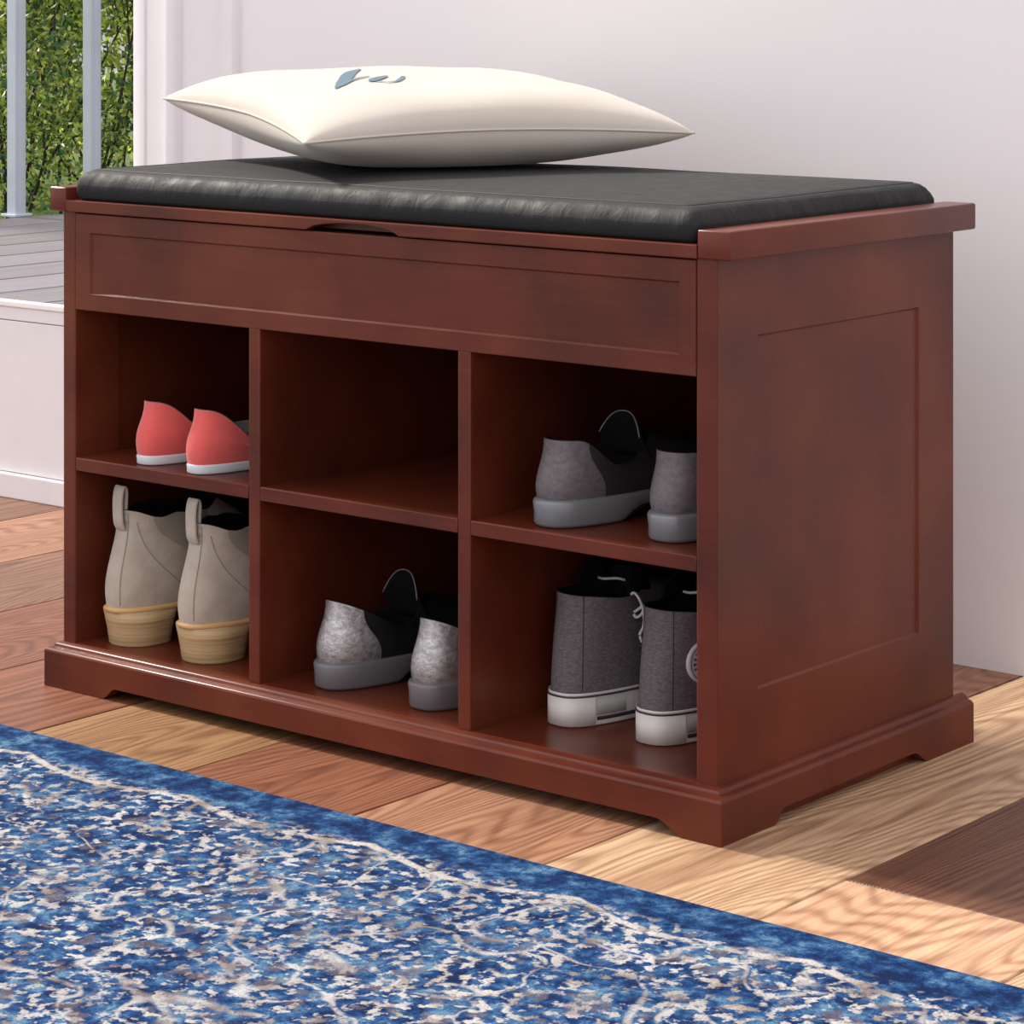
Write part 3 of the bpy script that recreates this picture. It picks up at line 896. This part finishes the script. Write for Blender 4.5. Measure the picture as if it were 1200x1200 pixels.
# canvas high tops --------------------------------------------------
def make_high(label, with_patch):
    t = thing('high_top_sneaker', label, 'sneaker')
    Lg, wh, wb = .268, .0375, .0415
    sole_obj(t, M['rubber'], Lg, wh, wb, 0, .0285, flare=.0004, bev=.0022)
    bm = bmesh.new(); band(bm, Lg, wh, wb, .62, 2*PI-.62, .0055, .0085, .0012, 60); band(bm, Lg, wh, wb, .0, 2*PI, .0265, .0276, .0014, 64)
    obj('sole_stripe', bm, M['stripe'], t)
    bm = bmesh.new(); band(bm, Lg, wh, wb, .0, 2*PI, .0277, .0302, .0004, 64); obj('foxing_edge', bm, M['rubber'], t)
    bm = bmesh.new(); band(bm, Lg, wh, wb, -.60, .60, .0012, .0262, .0011, 24); obj('heel_patch', bm, M['rubber'], t)
    bm = bmesh.new(); band(bm, Lg, wh, wb, .61, .95, .0095, .0258, .0006, 10); obj('side_patch', bm, M['rubbergrey'], t)
    zf = lambda s, sn: .1125+.002*math.cos(2*PI*s)+.004*sstep(.6, 1, s)
    rim = rim_oval(.014, .105, .0325, zf)
    rows = shoe_upper(Lg, wh, wb, .027, rim, hb=.001, zheel=.034, ztoe=.034, ins=.0022, fwd=.055, nv=22, waist=.001)
    bm = bmesh.new(); grid(bm, rows, True); obj('upper', bm, M['canvas'], t)
    bm = bmesh.new(); grid(bm, lining_rows(rows[-1], .035, Lg, wh, wb, .0022), True, False, True); obj('lining', bm, M['lining'], t)
    # seams
    for j in (4.2, -4.2):
        pts = []
        for i in range(1, 23):
            j0 = math.floor(j); fr = j-j0
            p = rows[i][j0 % NT].lerp(rows[i][(j0+1) % NT], fr); pts.append(p+(p-Vector((0, .06, p.z))).normalized()*.0002)
        bm = bmesh.new(); tube(bm, pts, .0004, 5); obj('seam', bm, M['darkgrey'], t)
    # tongue and floppy ankle flaps above the rim
    def T(u, v):
        return Vector((u*.026*(1-.25*v*u*u), .101-.010*v-.012*(1-u*u)*(1-v)+.004*u*u, .090+.040*v*(1-.30*u*u)))
    bm = bmesh.new(); grid(bm, [[T(-1+2*i/12, k/8) for i in range(13)] for k in range(9)], False)
    o = obj('tongue', bm, M['lining'], t); md = o.modifiers.new('thickness', 'SOLIDIFY'); md.thickness = .003; md.offset = 0
    for sg in (-1, 1):
        bm = bmesh.new()
        def Fp(u, v): return Vector((sg*(.0315-.004*u-.003*v),   .060+.034*u, .110+v*(.024*math.sin(PI*(.18+.5*u)))))
        grid(bm, [[Fp(i/8, k/4) for i in range(9)] for k in range(5)], False)
        o = obj('ankle_flap', bm, M['lining'], t); md = o.modifiers.new('thickness', 'SOLIDIFY'); md.thickness = .002; md.offset = 0
    # laces
    bm = bmesh.new()
    tube(bm, catmull([(-.020, .078, .117), (-.008, .072, .1185), (.004, .076, .1200), (.010, .081, .1185)], 5), .0013, 6)
    tube(bm, catmull([(.033, .062, .112), (.037, .062, .114), (.0415, .064, .108), (.0435, .067, .096), (.043, .067, .084), (.0415, .064, .077), (.0425, .066, .070)], 5), .0013, 6)
    tube(bm, catmull([(.0345, .064, .094), (.038, .064, .092), (.042, .067, .096), (.0425, .068, .103), (.039, .067, .100), (.0345, .064, .096)], 5), .0014, 6)
    obj('lace', bm, M['lace'], t)
    if with_patch:
        # round ankle badge on the outer flank, a star ringed by marks
        c = Vector((0, .044, .069)); 
        def surf(a, b):      # a along y, b along z -> on the flank
            best = None; y, z = c.y+a, c.z+b
            for i in range(len(rows)-1):
                for j in range(6, 26):
                    q = rows[i][j]; d = (q.y-y)**2+(q.z-z)**2
                    if best is None or d < best[0]: best = (d, q)
            # smooth by inverse distance
            sw = 0; sx = 0
            for i in range(len(rows)-1):
                for j in range(6, 26):
                    q = rows[i][j]; d = (q.y-y)**2+(q.z-z)**2
                    if d < .00012: w = 1/(d+2e-6); sw += w; sx += w*q.x
            return Vector((sx/sw+.0006, y, z))
        R = .0190
        def disc(bm, r0, r1, off, n=40, a0=0, a1=2*PI):
            rr = []
            for r in (r0, (r0+r1)/2, r1):
                rr.append([surf(r*math.cos(a0+(a1-a0)*k/n), r*math.sin(a0+(a1-a0)*k/n))+Vector((off, 0, 0)) for k in range(n+(0 if a1-a0 > 6 else 1))])
            grid(bm, rr, a1-a0 > 6)
        bm = bmesh.new()
        rr = [[surf(r*math.cos(2*PI*k/40), r*math.sin(2*PI*k/40))+Vector((o_, 0, 0)) for k in range(40)] for r, o_ in ((R, -.0008), (R, .0012), (R*.93, .0017), (R*.6, .0016), (R*.2, .0016))]
        grid(bm, rr, True, False, True); pt = obj('ankle_patch', bm, M['patch'], t)
        bm = bmesh.new(); disc(bm, R*.84, R*.89, .0021)
        pts5 = []
        for k in range(10):
            r = R*(.42 if k % 2 == 0 else .17); an = PI/2+k*PI/5; pts5.append(surf(r*math.cos(an), r*math.sin(an))+Vector((.0021, 0, 0)))
        vs = [bm.verts.new(q) for q in pts5]; cc = bm.verts.new(surf(0, 0)+Vector((.0022, 0, 0)))
        for k in range(10): bm.faces.new((vs[k], vs[(k+1) % 10], cc))
        for k in range(18):
            a0 = 2*PI*k/18; disc(bm, R*.56, R*.74, .0021, 2, a0, a0+.17)
        obj('printed_star', bm, M['patchink'], pt)
    return t
a = make_high('grey canvas high-top with a white lace hanging at its side, lower right cubby', False)
place(a, -.2290, .0745, ZL, -4)
b = make_high('grey canvas high-top sneaker with a round ankle badge, partly hidden by the right side panel', True)
place(b, -.1320, .0765, ZL, -2)

# pairs and repeats share a group
for o in bpy.data.objects:
    if o.parent is None and o.get('category'):
        k = o.name.split('.')[0]
        g = {'ballet_flat': 'pair of coral flats', 'ankle_boot': 'pair of taupe ankle boots', 'high_top_sneaker': 'pair of grey canvas high-tops',
             'garden_shrub': 'shrubs beyond the deck'}.get(k)
        if k == 'low_top_shoe': g = 'pair of silver-heeled shoes' if 'silver' in o['label'] else 'pair of grey leather shoes'
        if g: o['group'] = g
# ------------------------------------------------------------ light
S = bpy.context.scene
sun = bpy.data.lights.new('sun', 'SUN'); so = bpy.data.objects.new('sun', sun); C.objects.link(so)
sun.energy = 4.1; sun.angle = math.radians(7); sun.color = (1, .93, .84)
el, az = math.radians(38), math.radians(-1.0)     # shines from the garden side, along the wall
dirv = Vector((math.cos(el)*math.cos(az), math.cos(el)*math.sin(az)*-1, -math.sin(el)))
so.rotation_euler = dirv.to_track_quat('-Z', 'Y').to_euler()
w = bpy.data.worlds.new('sky'); S.world = w; w.use_nodes = True
nt = w.node_tree; bg = nt.nodes['Background']
tc = N(nt, 'ShaderNodeTexCoord'); sp = N(nt, 'ShaderNodeSeparateXYZ'); L(nt, tc.outputs['Generated'], sp.inputs[0])
zc = ramp(nt, math_(nt, 'MULTIPLY_ADD', sp.outputs['Z'], .5, .5), [(.30, (.42, .38, .36)), (.5, (.85, .83, .84)), (.75, (1.0, .98, 1.0))])
yc = ramp(nt, math_(nt, 'MULTIPLY_ADD', sp.outputs['Y'], -.5, .5), [(.2, (.55, .55, .56)), (.9, (1.22, 1.21, 1.22))])
L(nt, mix(nt, 1.0, zc, yc, 'MULTIPLY'), bg.inputs['Color']); bg.inputs['Strength'].default_value = .95
v = S.view_settings; v.view_transform = 'Standard'; v.look = 'None'; v.exposure = .40; v.gamma = 1; v.use_curve_mapping = False
